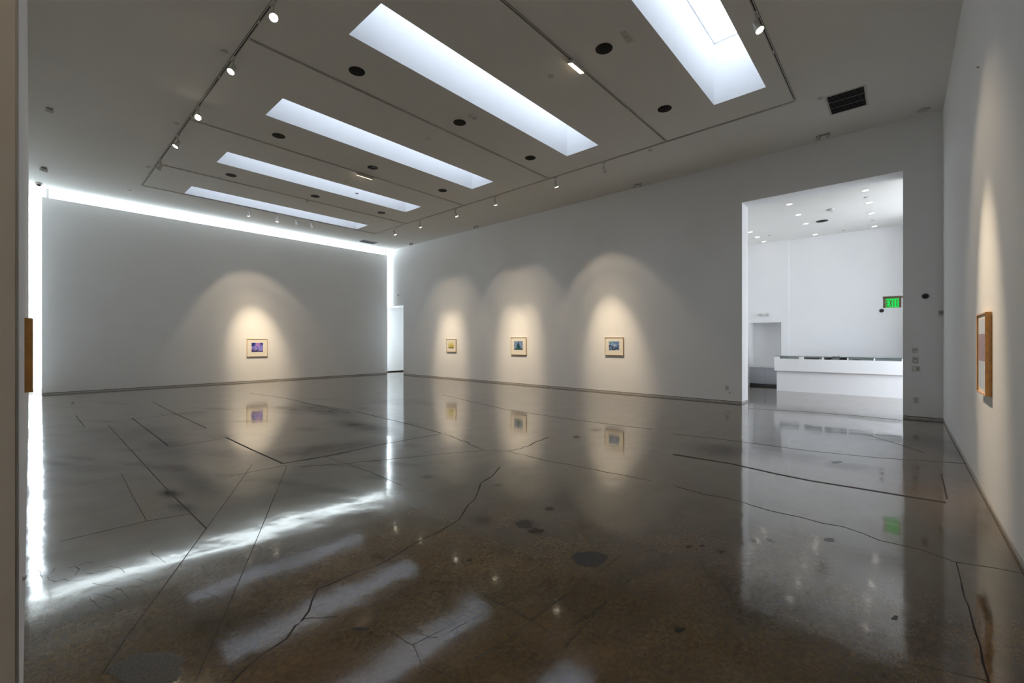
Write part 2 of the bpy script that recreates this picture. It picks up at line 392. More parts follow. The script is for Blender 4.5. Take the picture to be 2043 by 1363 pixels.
# ------------------------------------------------------------------ walls
RZ = .046   # height of the recessed base reveal
bm = NB()
box(bm, XB, XB+WT, YO1, YD, RZ, HC); box(bm, XB, XB+WT, YO2, YO1, ZO, HC); box(bm, XB, XB+WT, -1.6, YO2, RZ, HC)
box(bm, XB, XB+WT, YD, YN, ZD, HC)
struct('wall_east', bm, M['wall'])
def base(name, *rects):
    """flush grey skirting strip with a recessed shadow gap above it"""
    bm = NB()
    for x0, x1, y0, y1 in rects:
        box(bm, x0, x1, y0, y1, 0, .032, 0); box(bm, x0+.02, x1-.02, y0+.02, y1-.02, .032, RZ, 1)
    return struct(name, bm, [M['base'], M['gap']])
base('baseboard_east', (XB, XB+WT, YO1, YD), (XB, XB+WT, -1.6, YO2))
bm = NB(); box(bm, -4, XB, YR-.3, YR, RZ, HC); struct('wall_south', bm, M['wall'])
base('baseboard_south', (-4, XB, YR-.3, YR))
YJ = 1.524   # jamb of the passage the picture was taken from
bm = NB(); box(bm, XW-.35, XW, YJ, YN+.2, RZ, HC); box(bm, XW-.35, XW, YR, YJ, 5.2, HC); struct('wall_west', bm, M['wall'])
base('baseboard_west', (XW-.35, XW, YJ, YN+.2))
# corner bead on the jamb edge
bm = NB(); tube(bm, (XW-.002, YJ+.003, 0.05), (XW-.002, YJ+.003, 5.2), .004, 10); struct('trim_1', bm, M['white'])
# passage behind the camera
bm = NB(); box(bm, -4.2, -4, -2, YJ+2.5, 0, HC); box(bm, -4, XW-.35, YJ+2.2, YJ+2.5, 0, HC); struct('wall_passage', bm, M['wall'])
# partition
bm = NB(); box(bm, PX0, PX1, YP, YP+.15, RZ, ZP, bev=.004)
struct('wall_partition', bm, M['wall'])
base('baseboard_partition', (PX0, PX1, YP, YP+.15))
# glazed north wall
bm = NB(); box(bm, XW-.3, 14.6, YN, YN+.02, 0, .05); box(bm, XB, 14.6, YN, YN+.2, 0, HC); struct('wall_north', bm, M['wall'])
wn = struct('window_6', bx(XW, XB, YN+.03, YN+.05, .05, HC), M['north'])
fb = NB()
for i in range(8): x = XW+.03+i*(XB-XW-.06)/7; box(fb, x-.025, x+.025, YN-.03, YN+.03, .05, HC)
for z in (.08, 2.9): box(fb, XW, XB, YN-.02, YN+.03, z-.03, z+.03)
obj('window_frame', fb, M['mull'], wn)
# room beyond the tall doorway
bm = NB(); box(bm, 14.4, 14.6, 15.0, YN, 0, 4.1); box(bm, XB+WT, 14.6, 14.8, 15.0, 0, 4.1); struct('wall_side_room', bm, M['wall'])
w7 = struct('window_7', bx(12.4, 14.2, 15.02, 15.04, .3, 3.6), M['eastw'])
fb = NB(); 
for x in (12.4, 13.3, 14.2): box(fb, x-.03, x+.03, 15.04, 15.08, .27, 3.63)
obj('window_frame', fb, M['mull'], w7)
# lobby walls
bm = NB()
NY0, NY1, NZ = 2.99, 3.95, 2.19
box(bm, LX, LX+.2, -6, 2.77, 0, ZO)
box(bm, LX-.10, LX+.2, 2.77, NY0, 0, ZO); box(bm, LX-.10, LX+.2, NY0, LY1, NZ, ZO); box(bm, LX-.10, LX+.2, NY1, LY1, 0, NZ)
box(bm, LX+.5, LX+.55, NY0-.05, NY1+.05, 0, NZ+.05)
box(bm, LX+.2, LX+.5, NY1, NY1+.05, 0, NZ+.05); box(bm, LX+.2, LX+.5, NY0-.05, NY0, 0, NZ+.05); box(bm, LX+.2, LX+.5, NY0, NY1, NZ, NZ+.05)
box(bm, XB+WT, LX+.2, LY1, LY1+.2, 0, ZO)
box(bm, 15.9, LX, -.8, -.6, 0, ZO)  # unseen stub wall, placed to shade the right part of the back wall
struct('wall_lobby', bm, M['wall'])
w8 = struct('window_8', bx(XB+WT, 15.6, -5.0, -4.98, .1, ZO-.05), M['lobbyw'])
fb = NB()
for i in range(4): x = XB+WT+.03+i*1.1; box(fb, x-.03, x+.03, -4.98, -4.92, .1, ZO-.05)
obj('window_frame', fb, M['mull'], w8)
fill9 = struct('window_9', bx(XB+WT+.01, XB+WT+.03, -4.9, -1.7, .1, 3.4), emit('fill_panel_glow', (.80, .88, 1.0), 6.5))  # unseen glowing panel, added to brighten the counter front
fb = NB()
for y in (-4.87, -3.3, -1.73): box(fb, XB+WT+.03, XB+WT+.08, y-.03, y+.03, .1, 3.4)
obj('window_frame', fb, M['mull'], fill9)  # bars belong to the added fill panel
bm = NB(); box(bm, 15.6, 15.9, -5.1, -.6, 0, ZO); box(bm, XB+WT-.2, XB+WT, -5.1, -1.6, 0, ZO); struct('wall_lobby_side', bm, M['wall'])

# thin steel posts between partition top and ceiling
for px, lab in ((95, 'thin white post between partition top and ceiling at the left end'), (768.5, 'thin white post between partition top and ceiling at the right end')):
    x = on_y(px, 490, YP+.06).x
    o = struct('trim_2' if px < 500 else 'trim_3', bx(x-.03, x+.03, YP+.04, YP+.10, ZP, HC), M['white'])

# ------------------------------------------------------------------ lighting tracks
def track(axis, c, a, b, label, name='light_track'):
    """aluminium rail flush under the ceiling, with a dark feed groove"""
    mid = (a+b)/2; L = abs(b-a)/2
    loc = (mid, c, HC) if axis == 'x' else (c, mid, HC)
    t = thing(name, label, 'track', loc, 'ceiling light tracks')
    m1, m2 = NB(), NB()
    def bb(bm, u0, u1, v0, v1, z0, z1):
        if axis == 'x': box(bm, u0, u1, v0, v1, z0, z1)
        else: box(bm, v0, v1, u0, u1, z0, z1)
    bb(m1, -L+.06, L-.06, -.019, -.009, -.014, 0); bb(m1, -L+.06, L-.06, .009, .019, -.014, 0)
    bb(m1, -L, -L+.08, -.019, .019, -.016, 0); bb(m1, L-.08, L, -.019, .019, -.016, 0)
    n = max(1, int(round(2*L/1.8)))
    for i in range(1, n): u = -L+2*L*i/n; bb(m1, u-.035, u+.035, -.019, .019, -.016, 0)
    bb(m2, -L+.08, L-.08, -.009, .009, -.006, -.001)
    bb(m2, -L+.02, L-.02, -.0235, -.019, -.003, 0); bb(m2, -L+.02, L-.02, .019, .0235, -.003, 0)
    obj('rail', m1, M['offwhite'], t); obj('groove', m2, M['groove'], t, 'dark groove')
    return t
track('y', XTR, YT[0], YT[5], 'long white track parallel to the wall of three pictures, ahead of that wall')
track('y', XTL, 1.0, YT[5], 'long white track along the left side of the ceiling, nearest the left wall')
ords = ['track running beside the air vent, right of the nearest skylight', 'cross track between the two nearest skylights, holding the bright linear lamp',
        'cross track between the second and third skylights from the camera', 'cross track between third and fourth skylights, holding the small linear lamp',
        'cross track between the two farthest skylights', 'farthest cross track, just before the partition wall']
for i, y in enumerate(YT): track('x', y, XTL+.02, XTR-.02, ords[i])

# ------------------------------------------------------------------ track spotlights
def aim_rot(d): return Vector(d).to_track_quat('-Z', 'Y').to_matrix().to_4x4()
def spot_lamp(parent, loc, d, watts, deg, blend, col=(1.0, .80, .55), r=.018):
    l = bpy.data.lights.new('beam', 'SPOT'); l.energy = watts*W_SPOT; l.spot_size = math.radians(deg); l.spot_blend = blend; l.color = col; l.shadow_soft_size = r
    o = bpy.data.objects.new('beam', l); C.objects.link(o); o.parent = parent; o.location = loc
    o.rotation_euler = Vector(d).to_track_quat('-Z', 'Y').to_euler(); return o
def head(px, py, track_axis, target, label, lit=1.0, beams=((85, 66, .4), (150, 46, 1.0), (950, 29, 1.0)), stem=.13, at=None, col=(1.0, .80, .55)):
    if at is not None: p = Vector(at)
    elif track_axis[0] == 'x': p = on_z(px, py, HC); p.y = track_axis[1]
    else: p = on_z(px, py, HC); p.x = track_axis[1]
    t = thing('track_spotlight', label, 'spotlight', (p.x, p.y, HC), 'track spotlights')
    bm = NB()
    if track_axis[0] == 'x': box(bm, -.06, .06, -.018, .018, -.045, -.014, bev=.004)
    else: box(bm, -.018, .018, -.06, .06, -.045, -.014, bev=.004)
    obj('adapter', bm, M['offwhite'], t)
    bm = NB(); tube(bm, (0, 0, -.045), (0, 0, -.045-stem), .012, 12)
    lathe(bm, [(.018, 0), (.018, .02)], 14, 0, Matrix.Translation((0, 0, -.045-stem)))
    obj('stem', bm, M['offwhite'], t)
    piv = Vector((0, 0, -.05-stem))
    d = (Vector(target)-(Vector((p.x, p.y, HC))+piv)).normalized()
    R = Matrix.Translation(piv) @ aim_rot(d) @ Matrix.Scale(.86, 4)
    bm = NB()
    lathe(bm, [(.030, .07), (.034, .05), (.036, 0), (.044, -.04), (.058, -.085), (.062, -.10), (.062, -.114), (.057, -.114), (.056, -.106)], 24, 0, R, cap=False)
    lathe(bm, [(.0, .071), (.030, .07)], 24, 0, R, cap=False)
    # yoke
    for s in (-1, 1): tube(bm, R @ Vector((s*.040, 0, .0)), R @ Vector((s*.052, 0, .03)), .006, 8)
    obj('lamp_head', bm, M['offwhite'], t)
    bm = NB(); lathe(bm, [(.0, -.128), (.030, -.126), (.050, -.120), (.056, -.110)], 24, 0, R, cap=False)
    obj('lens', bm, M['lens'] if lit > 0 else M['offwhite'], t, 'glowing warm lens' if lit > 0 else None)
    if lit > 0:
        for w, deg, bl in beams: spot_lamp(t, R @ Vector((0, 0, -.16)), d, w*lit, deg, bl, col)
    return t

# framed pictures first: their places
p1a, p1b = on_y(492, 676, YP), on_y(533, 711, YP)
P1 = ((p1a.x+p1b.x)/2, YP, (p1a.z+p1b.z)/2, abs(p1b.x-p1a.x), abs(p1a.z-p1b.z))
def onx(a, b, c, d):
    q, r = on_x(a, b, XB-.035), on_x(c, d, XB-.035); return (XB, (q.y+r.y)/2, (q.z+r.z)/2, abs(q.y-r.y), abs(q.z-r.z))
P2, P3, P4 = onx(890.5, 676.5, 909.5, 702.5), onx(1019, 673.3, 1049.5, 708.5), onx(1206.6, 673.3, 1243.5, 709.5)

E_ = ('y', XTR)
head(1205, 322, E_, (XB, 4.6, 1.0), 'switched-off white track spotlight closest to the lobby opening, pointing away', lit=0)
head(1107, 352, E_, (XB, P4[1], 1.05), 'lit white track spotlight near the track junction, aimed at the blue and white picture', lit=1.0)
head(989, 391, E_, (XB, P3[1]-.15, 1.05), 'lit track spotlight above right of the green tree picture, its lens nearly hidden', lit=.62)
head(911, 416, E_, (XB, P3[1]+.15, 1.05), 'lit track spotlight above left of the green tree picture, lens clearly visible', lit=.62)
head(838, 438, E_, (XB, P2[1]+.0, 1.05), 'lit track spotlight above right of the small yellow picture', lit=.6)
head(787, 454, E_, (XB, P2[1]+.2, 1.05), 'lit track spotlight at the far end, above left of the small yellow picture', lit=.5)
N_ = ('x', YT[5])
head(487, 419, N_, (P1[0]+.1, YP, 1.05), 'leftmost spotlight on the farthest track, aimed at the purple picture', lit=.9)
head(546, 430, N_, (P1[0]-.1, YP, 1.05), 'second spotlight from the left on the farthest track', lit=.5)
head(581, 438, N_, (P1[0]+2.5, YP-1.2, .3), 'third spotlight from the left on the farthest track, unlit', lit=0)
head(611, 444, N_, (P1[0]+3.5, YP-1.2, .3), 'rightmost spotlight on the farthest track, unlit', lit=0)
W_ = ('y', XTL)
for px, py, tgt, lit, lab in [
    (553, 6, (1.0, 2.2, 0.6), .5, 'lit spotlight on the left track nearest the camera, lens fully facing it'),
    (472, 116, (XW, 6.6, 1.8), .7, 'second lit spotlight on the left track, between the nearest cross tracks'),
    (400, 213, (.6, 5.2, 1.0), .7, 'lit spotlight on the left track above a cross track end, third from the camera'),
    (359, 270, (XW, 11.6, 1.8), .7, 'fourth spotlight on the left track from the camera, lens seen edge on'),
    (323, 318, (XW, 15.5, 1.8), 0, 'farthest spotlight on the left track, unlit, beside a cross track end')]:
    head(px, py, W_, tgt, lab, lit=lit, beams=((30, 60, .6), (200, 30, 1.0)))
head(1507, 26, ('x', YT[0]), (5.92, YR, 1.45), 'lit spotlight at upper right shining on the tall picture of the right wall', lit=.8, beams=((150, 62, .8), (1100, 26, 1.0)))
# one more spotlight out of frame behind, lighting the passage jamb
head(0, 0, ('x', 0), (-.6, 1.5, 1.6), 'white spotlight on the ceiling of the passage behind the camera', lit=1.0, at=(-1.6, -.2, HC), beams=((120, 80, .8),), col=(1.0, .70, .36))

# ------------------------------------------------------------------ linear lamps
def linear(px, py, y, L, label, tilt, mt):
    p = on_z(px, py, HC-.05); p.y = y
    t = thing('ceiling_linear_lamp', label, 'linear lamp', (p.x, y, HC), 'linear lamps on the cross tracks')
    R = Matrix.Translation((0, 0, -.05)) @ Matrix.Rotation(tilt, 4, 'X')
    bm = NB(); box(bm, -L/2, L/2, -.045, .045, -.02, .03, bev=.006); bmesh.ops.transform(bm, matrix=R, verts=bm.verts)
    obj('housing', bm, M['offwhite'], t)
    bm = NB(); box(bm, -.06, .06, -.018, .018, -.045, -.0165); obj('adapter', bm, M['offwhite'], t)
    bm = NB(); box(bm, -L/2+.012, L/2-.012, -.037, .037, -.026, -.0205); bmesh.ops.transform(bm, matrix=R, verts=bm.verts)
    obj('diffuser', bm, mt, t, 'glowing warm diffuser')
linear(1149, 134, YT[1], .36, 'short linear lamp glowing warm on the cross track, wide diffuser seen', .25, emit('linear_bright', (1.0, .80, .52), 14.0))
linear(730, 350, YT[3], .46, 'slim linear lamp on the cross track between third and fourth skylights', .75, M['tube'])

# ------------------------------------------------------------------ round black grilles in the ceiling
def grille(px, py, label, group='round black ceiling grilles', z=HC, r=.125):
    p = on_z(px, py, z)
    t = thing('round_vent', label, 'vent', (p.x, p.y, z), group)
    bm = NB(); lathe(bm, [(r*.99, -.001), (r*.99, -.003), (0.0, -.003)], 36, 0, None, cap=False); obj('grille', bm, M['black'], t)
    bm = NB(); lathe(bm, [(r*.97, -.002), (r*.98, -.006), (r*1.02, -.006), (r*1.03, -.001)], 36, 0, None, cap=False); obj('rim', bm, M['slat'], t)
    bm = NB()
    for i in range(-6, 7):
        x = i*r/7; w = math.sqrt(max(0, r*r*.95-x*x)); box(bm, x-.0022, x+.0022, -w, w, -.0055, -.003)
    obj('slats', bm, M['slat'], t)
for px, py, lab in [
    (1205, 97, 'large-looking round black grille right of the bright linear lamp, nearest the camera'),
    (1326, 217, 'round black grille near the right end of the nearest skylight, beyond the linear lamp'),
    (712, 142, 'round black grille between the left ends of second and third skylights from the camera'),
    (917, 244.5, 'round black grille beside a smoke detector, midway between the second and third skylights'),
    (1058, 315, 'round black grille near the right ends of the second and third skylights'),
    (556, 271, 'round black grille between left ends of the third and fourth skylights'),
    (743.5, 334, 'round black grille just above the slim linear lamp'),
    (883, 380, 'round black grille at the right ends of third and fourth skylights'),
    (461, 349.5, 'round black grille between left ends of the two farthest skylights'),
    (629, 391.5, 'round black grille midway between the two farthest skylights'),
    (761, 424.5, 'farthest round black grille, right ends of the two farthest skylights')]:
    grille(px, py, lab)

# ------------------------------------------------------------------ rectangular air vents
def rect_vent(c, label, n, nd):
    ps = [on_z(x, y, HC) for x, y in c]
    x0, x1 = min(p.x for p in ps[:]), max(p.x for p in ps); y0, y1 = min(p.y for p in ps), max(p.y for p in ps)
    return x0, x1, y0, y1
def vent(cx, cy, w, h, label, along='y', nd=2):
    t = thing('air_vent', label, 'vent', (cx, cy, HC), 'rectangular ceiling vents')
    bm = NB(); box(bm, -w/2, w/2, -h/2, h/2, -.003, -.001); obj('backing', bm, M['black'], t)
    bm = NB(); e = .03
    for a in ((-w/2-e, w/2+e, -h/2-e, -h/2), (-w/2-e, w/2+e, h/2, h/2+e), (-w/2-e, -w/2, -h/2, h/2), (w/2, w/2+e, -h/2, h/2)): box(bm, *a, -.008, 0)
    obj('frame', bm, M['offwhite'], t)
    bm = NB(); n = 26
    L, S = (w, h) if along == 'x' else (h, w)
    for i in range(n):
        u = -L/2+L*(i+.5)/n
        a = (u-.002, u+.002, -S/2, S/2) if along == 'x' else (-S/2, S/2, u-.002, u+.002)
        box(bm, *a, -.012, -.003)
    obj('slats', bm, M['slat'], t)
    bm = NB()
    for i in range(1, nd+1):
        u = -S/2+S*i/(nd+1); a = (-L/2, L/2, u-.002, u+.002) if along == 'x' else (u-.002, u+.002, -L/2, L/2)
        box(bm, *a, -.014, -.004)
    obj('crossbar', bm, M['grey'], t)
q = [on_z(x, y, HC) for x, y in ((1649.6, 194.3), (1723, 171), (1728.6, 208.4), (1659.6, 228))]
vent(sum(p.x for p in q)/4, sum(p.y for p in q)/4, (abs(q[3].x-q[0].x)+abs(q[2].x-q[1].x))/2, (abs(q[1].y-q[0].y)+abs(q[2].y-q[3].y))/2, 'big black slatted air vent in the ceiling near the right wall', 'y')
q = [on_z(x, y, HC) for x, y in ((713.8, 481.2), (723, 478.5), (757, 484.3), (742.4, 488))]
vent(sum(p.x for p in q)/4, sum(p.y for p in q)/4, abs(q[2].x-q[1].x)*.9, .42, 'dark air vent in the far ceiling above the right end of the partition', 'x')

# ------------------------------------------------------------------ small ceiling fittings
def detector(px, py, label, z=HC, r=.065, side=True, group='smoke detectors'):
    p = on_z(px, py, z-.02)
    t = thing('smoke_detector', label, 'smoke detector', (p.x, p.y, z), group)
    bm = NB(); lathe(bm, [(r, 0), (r, -.012), (r*.9, -.018), (0, -.018)], 28, 0, None, cap=False); obj('base', bm, M['offwhite'], t)
    bm = NB(); lathe(bm, [(r*.8, -.018), (r*.78, -.035), (r*.6, -.046), (0, -.048)], 28, 0, None, cap=False); obj('cover', bm, M['offwhite'], t)
    if side:
        bm = NB(); box(bm, r*1.1, r*2.3, -.04, .04, -.035, 0, bev=.006); obj('strobe', bm, M['offwhite'], t)
    return t
detector(940, 233, 'smoke detector with strobe beside the middle round grille, along the second skylight')
detector(692, 363.5, 'smoke detector beneath the slim linear lamp, at the edge of a skylight')
detector(613, 401.5, 'small smoke detector above the farthest skylight', r=.055, side=False)
t = thing('ceiling_sensor', 'square white sensor plate with small box near the nearest round grille', 'sensor', on_z(1251, 73, HC))
bm = NB(); box(bm, -.13, -.03, -.05, .05, -.012, 0, bev=.003); obj('plate', bm, M['offwhite'], t)
bm = NB(); box(bm, -.01, .12, -.035, .045, -.018, 0, bev=.004); obj('cover', bm, M['offwhite'], t)
def disc(px, py, label, z=HC, r=.045):
    p = on_z(px, py, z)
    o = thing('ceiling_sprinkler', label, 'sprinkler', (p.x, p.y, z), 'sprinkler cover discs')
    bm = NB(); lathe(bm, [(r, 0), (r, -.006), (r*.94, -.010), (0, -.010)], 28, 0, None, cap=False); obj('disc', bm, M['offwhite'], o)
    bm = NB(); lathe(bm, [(r*1.02, 0), (r*1.06, -.002), (r*1.10, 0)], 28, 0, None, cap=False); obj('gap_ring', bm, M['grey'], o)
for px, py, lab in [(1637, 196, 'round white sprinkler cover left of the big air vent'), (1099, 152, 'round white sprinkler cover left of the bright linear lamp'),
    (448, 103, 'round sprinkler cover left of the second left-track spotlight'), (352, 246, 'round sprinkler cover left of the fourth left-track spotlight'),
    (295, 333, 'round sprinkler cover near the far end of the left track'), (1298, 300, 'round sprinkler cover between the track junction and the right wall of pictures'),
    (853, 277, 'round sprinkler cover beside the third skylight'), (712, 386, 'round sprinkler cover near the slim linear lamp'), (258, 380, 'farthest left sprinkler cover on the ceiling')]:
    disc(px, py, lab)
t = disc(1843, 219.5, 'wide round white cover on the ceiling in the right corner', r=.09)

def surface_spot(px, py, label, yaw, s=1.0, dim=(.075, .06, .07)):
    p = on_z(px, py, HC-.06*s)
    t = thing('ceiling_projector', label, 'ceiling spotlight', (p.x, p.y, HC), 'surface mounted ceiling fittings')
    a, b, c = (d*s for d in dim)
    bm = NB(); box(bm, -a*.9, a*.9, -b*.7, b*.7, -.025*s, 0, bev=.004); obj('base', bm, M['grey'], t)
    R = Matrix.Translation((0, 0, -.03*s)) @ Matrix.Rotation(yaw, 4, 'Z') @ Matrix.Rotation(.35, 4, 'X')
    bm = NB(); box(bm, -a, a, -b, b, -c*1.3, 0, bev=.008); bmesh.ops.transform(bm, matrix=R, verts=bm.verts); obj('body', bm, M['offwhite'], t)
    bm = NB(); box(bm, -a*.85, a*.85, -b*.85, b*.85, -c*1.3-.006, -c*1.3); bmesh.ops.transform(bm, matrix=R, verts=bm.verts); obj('lens', bm, M['white'], t)
surface_spot(99, 220, 'square grey fitting on the ceiling near the left wall, nearer one', .3, .65)
surface_spot(88, 338, 'square grey fitting on the ceiling near the left wall, farther one', .5, .8)
def emergency(px, py, label):
    """twin-head fitting near the top of the east wall"""
    p = on_z(px, py, HC-.035)
    t = thing('ceiling_emergency_light', label, 'emergency light', (p.x, p.y, HC), 'twin-head emergency fittings along the ceiling edge')
    bm = NB(); box(bm, -.02, .02, -.12, .12, -.018, 0, bev=.004); obj('bar', bm, M['grey'], t)
    for s in (-1, 1):
        R = Matrix.Translation((0, s*.07, -.025)) @ Matrix.Rotation(s*.5, 4, 'X')
        bm = NB(); lathe(bm, [(.0, .01), (.028, .01), (.036, -.03), (.042, -.055), (.036, -.055), (0, -.045)], 20, 0, R, cap=False); obj('head', bm, M['offwhite'], t)
for px, py, lab in [(1642, 272, 'twin-head fitting under the ceiling edge left of the right corner, nearest'), (1272, 370, 'twin-head fitting under the ceiling edge above the blue and white picture'),
    (949, 453, 'twin-head fitting under the ceiling edge above the yellow and tree pictures'), (820, 487, 'farthest twin-head fitting, near the partition corner')]:
    emergency(px, py, lab)
def slot_diffuser(px, py, label):
    p = on_z(px, py, HC)
    t = thing('slot_diffuser', label, 'air diffuser', (p.x, p.y, HC), 'slim slot diffusers')
    bm = NB(); box(bm, -.35, .35, -.05, .05, -.008, 0, bev=.002); obj('frame', bm, M['white'], t)
    bm = NB(); box(bm, -.33, .33, -.025, -.01, -.0095, -.0075); box(bm, -.33, .33, .01, .025, -.0095, -.0075); obj('slots', bm, M['grey'], t)
slot_diffuser(385, 432.5, 'slim slot diffuser in the bright ceiling strip, left one'); slot_diffuser(612, 472, 'slim slot diffuser in the bright ceiling strip, right one')
# dome cameras
def dome(loc, nrm, label, r=.06, group=None, white=True):
    t = thing('mounted_camera', label, 'security camera', loc, group)
    R = Vector(nrm).to_track_quat('Z', 'Y').to_matrix().to_4x4()
    bm = NB(); lathe(bm, [(r, 0), (r, r*.5), (r*.85, r*.65), (0, r*.65)], 28, 0, R, cap=False); obj('base', bm, M['offwhite'] if white else M['grey'], t)
    bm = NB(); lathe(bm, [(r*.68*math.cos(a), r*.65+r*.62*math.sin(a)) for a in [i*math.pi/16 for i in range(8)]]+[(0, r*1.27)], 28, 0, R, cap=False); obj('dome', bm, M['blackgloss'], t, 'black dome')
p = on_z(77.5, 365, HC); dome((p.x, p.y, HC), (0, 0, -1), 'small dome camera on the ceiling at the far left, above the bright gap', r=.075)

# ------------------------------------------------------------------ wall devices
def dome_wall(px, py, X, label, r):
    p = on_x(px, py, X); dome((X, p.y, p.z), (-1, 0, 0), label, r, white=False)
def black_dome(loc, nrm, label, r):
    t = thing('mounted_camera', label, 'security camera', loc)
    R = Vector(nrm).to_track_quat('Z', 'Y').to_matrix().to_4x4()
    bm = NB(); lathe(bm, [(r, 0), (r*.98, r*.35), (r*.8, r*.55)], 28, 0, R, cap=False); obj('base', bm, M['slat'], t)
    bm = NB(); lathe(bm, [(r*.8*math.cos(a), r*.5+r*.6*math.sin(a)) for a in [i*math.pi/16 for i in range(8)]]+[(0, r*1.1)], 28, 0, R, cap=False); obj('dome', bm, M['blackgloss'], t)
p = on_x(1846, 591, XB); black_dome((XB, p.y, p.z), (-1, 0, 0), 'black dome camera on the grey wall right of the lobby opening', .052)
p = on_x(1759, 620, LX); black_dome((LX, p.y, p.z), (-1, 0, 0), 'black dome camera on the lobby wall below the exit sign', .055)
p = on_y(1495.5, 627, LY1); black_dome((p.x, LY1, p.z), (0, -1, 0), 'small black camera on the lobby side wall above the cabinet', .05)

def plate(px, py, X, w, h, label, kind, name='wall_switch', cat='switch', detail='rocker'):
    p = on_x(px, py, X)
    t = thing(name, label, cat, (X, p.y, p.z), 'wall plates')
    bm = NB(); box(bm, -.008, 0, -w/2, w/2, -h/2, h/2, bev=.002); obj('plate', bm, M['offwhite'], t)
    if detail == 'rocker':
        bm = NB(); box(bm, -.014, -.008, -w*.22, w*.22, -h*.3, h*.3, bev=.002); obj('rocker', bm, M['white'], t)
    elif detail == 'box':
        bm = NB(); box(bm, -.035, -.008, -w*.42, w*.42, -h*.42, h*.42, bev=.004); obj('cover', bm, M['offwhite'], t)
        bm = NB(); box(bm, -.037, -.035, -w*.3, w*.3, h*.05, h*.25); obj('display', bm, M['grey'], t)
    elif detail == 'double':
        for s in (-1, 1):
            bm = NB(); box(bm, -.014, -.008, s*w*.22-w*.12, s*w*.22+w*.12, -h*.3, h*.3, bev=.002); obj('rocker', bm, M['white'] if s > 0 else M['grey'], t)
    else:
        bm = NB()
        for s in (-1, 1): box(bm, -.011, -.008, -w*.25, w*.25, s*h*.22-h*.14, s*h*.22+h*.14, bev=.002)
        obj('sockets', bm, M['white'], t)
        bm = NB()
        for s in (-1, 1):
            for k in (-1, 1): box(bm, -.0125, -.011, k*w*.1-.003, k*w*.1+.003, s*h*.22-.012, s*h*.22+.012)
        obj('slots', bm, M['black'], t)
plate(1825.6, 699, XB, .085, .10, 'wall device with dark lower half, topmost of three right of the lobby opening', 1, 'wall_mounted_thermostat', 'thermostat', 'box')
plate(1826.3, 718, XB, .085, .12, 'thermostat box, middle of three devices right of the lobby opening', 1, 'wall_mounted_thermostat', 'thermostat', 'box')
plate(1827.7, 736, XB, .12, .10, 'double switch plate, lowest of three devices right of the lobby opening', 1, 'wall_switch', 'switch', 'double')
plate(1827.5, 799, XB, .08, .115, 'power outlet low on the wall right of the lobby opening', 1, 'wall_outlet', 'outlet', 'outlet')
plate(1450.5, 774, XB, .08, .115, 'power outlet low on the wall left of the lobby opening', 1, 'wall_outlet', 'outlet', 'outlet')
p = on_x(1877.5, 625, XB)
t = thing('alarm_box', 'small white alarm box in the right corner beside the right wall', 'alarm box', (XB, p.y, p.z))
bm = NB(); box(bm, -.05, 0, -.045, .045, -.055, .055, bev=.006); obj('case', bm, M['offwhite'], t)
bm = NB(); box(bm, -.054, -.05, -.03, .03, -.02, .035, bev=.001); obj('cover', bm, M['grey'], t)
p = on_x(794.5, 589, XB)
t = thing('wall_mounted_sensor', 'tiny round sensor on the wall above the tall far doorway', 'sensor', (XB, p.y, p.z))
bm = NB(); lathe(bm, [(.05, 0), (.05, .02), (.035, .03), (0, .03)], 20, 0, Vector((-1, 0, 0)).to_track_quat('Z', 'Y').to_matrix().to_4x4(), cap=False); obj('cover', bm, M['offwhite'], t)
p = on_x(1456, 783, XB)
t = thing('cable_stub', 'short cable stub under the outlet left of the lobby opening', 'cable', (XB, p.y, p.z))
bm = NB(); tube(bm, (0, 0, 0), (-.03, 0, -.005), .012, 12); tube(bm, (-.03, 0, -.005), (-.04, -.01, -.03), .007, 10); obj('plug', bm, M['grey'], t)
p = on_y(145, 762, YP)
t = thing('floor_box', 'small round plug low on the left part of the partition wall', 'outlet', (p.x, YP, p.z))
bm = NB(); lathe(bm, [(.035, 0), (.035, .012), (.025, .02), (0, .02)], 20, 0, Vector((0, -1, 0)).to_track_quat('Z', 'Y').to_matrix().to_4x4(), cap=False); obj('cap', bm, M['white'], t)
t.name = 'wall_plug'
p = on_y(1954, 134, YR)
t = thing('wall_hook', 'tiny dark hook high on the right wall', 'hook', (p.x, YR, p.z))
bm = NB(); tube(bm, (0, 0, 0), (0, .014, .0), .004, 8); tube(bm, (0, .014, 0), (0, .016, .016), .003, 8); obj('pin', bm, M['slat'], t)
t = thing('wall_bumper', 'tiny white round bumper low on the left wall close to the camera', 'bumper', (XW, 2.5, .60))
bm = NB(); lathe(bm, [(.010, 0), (.010, .006), (.007, .010), (0, .011)], 16, 0, Vector((1, 0, 0)).to_track_quat('Z', 'Y').to_matrix().to_4x4(), cap=False); obj('cap', bm, M['white'], t)

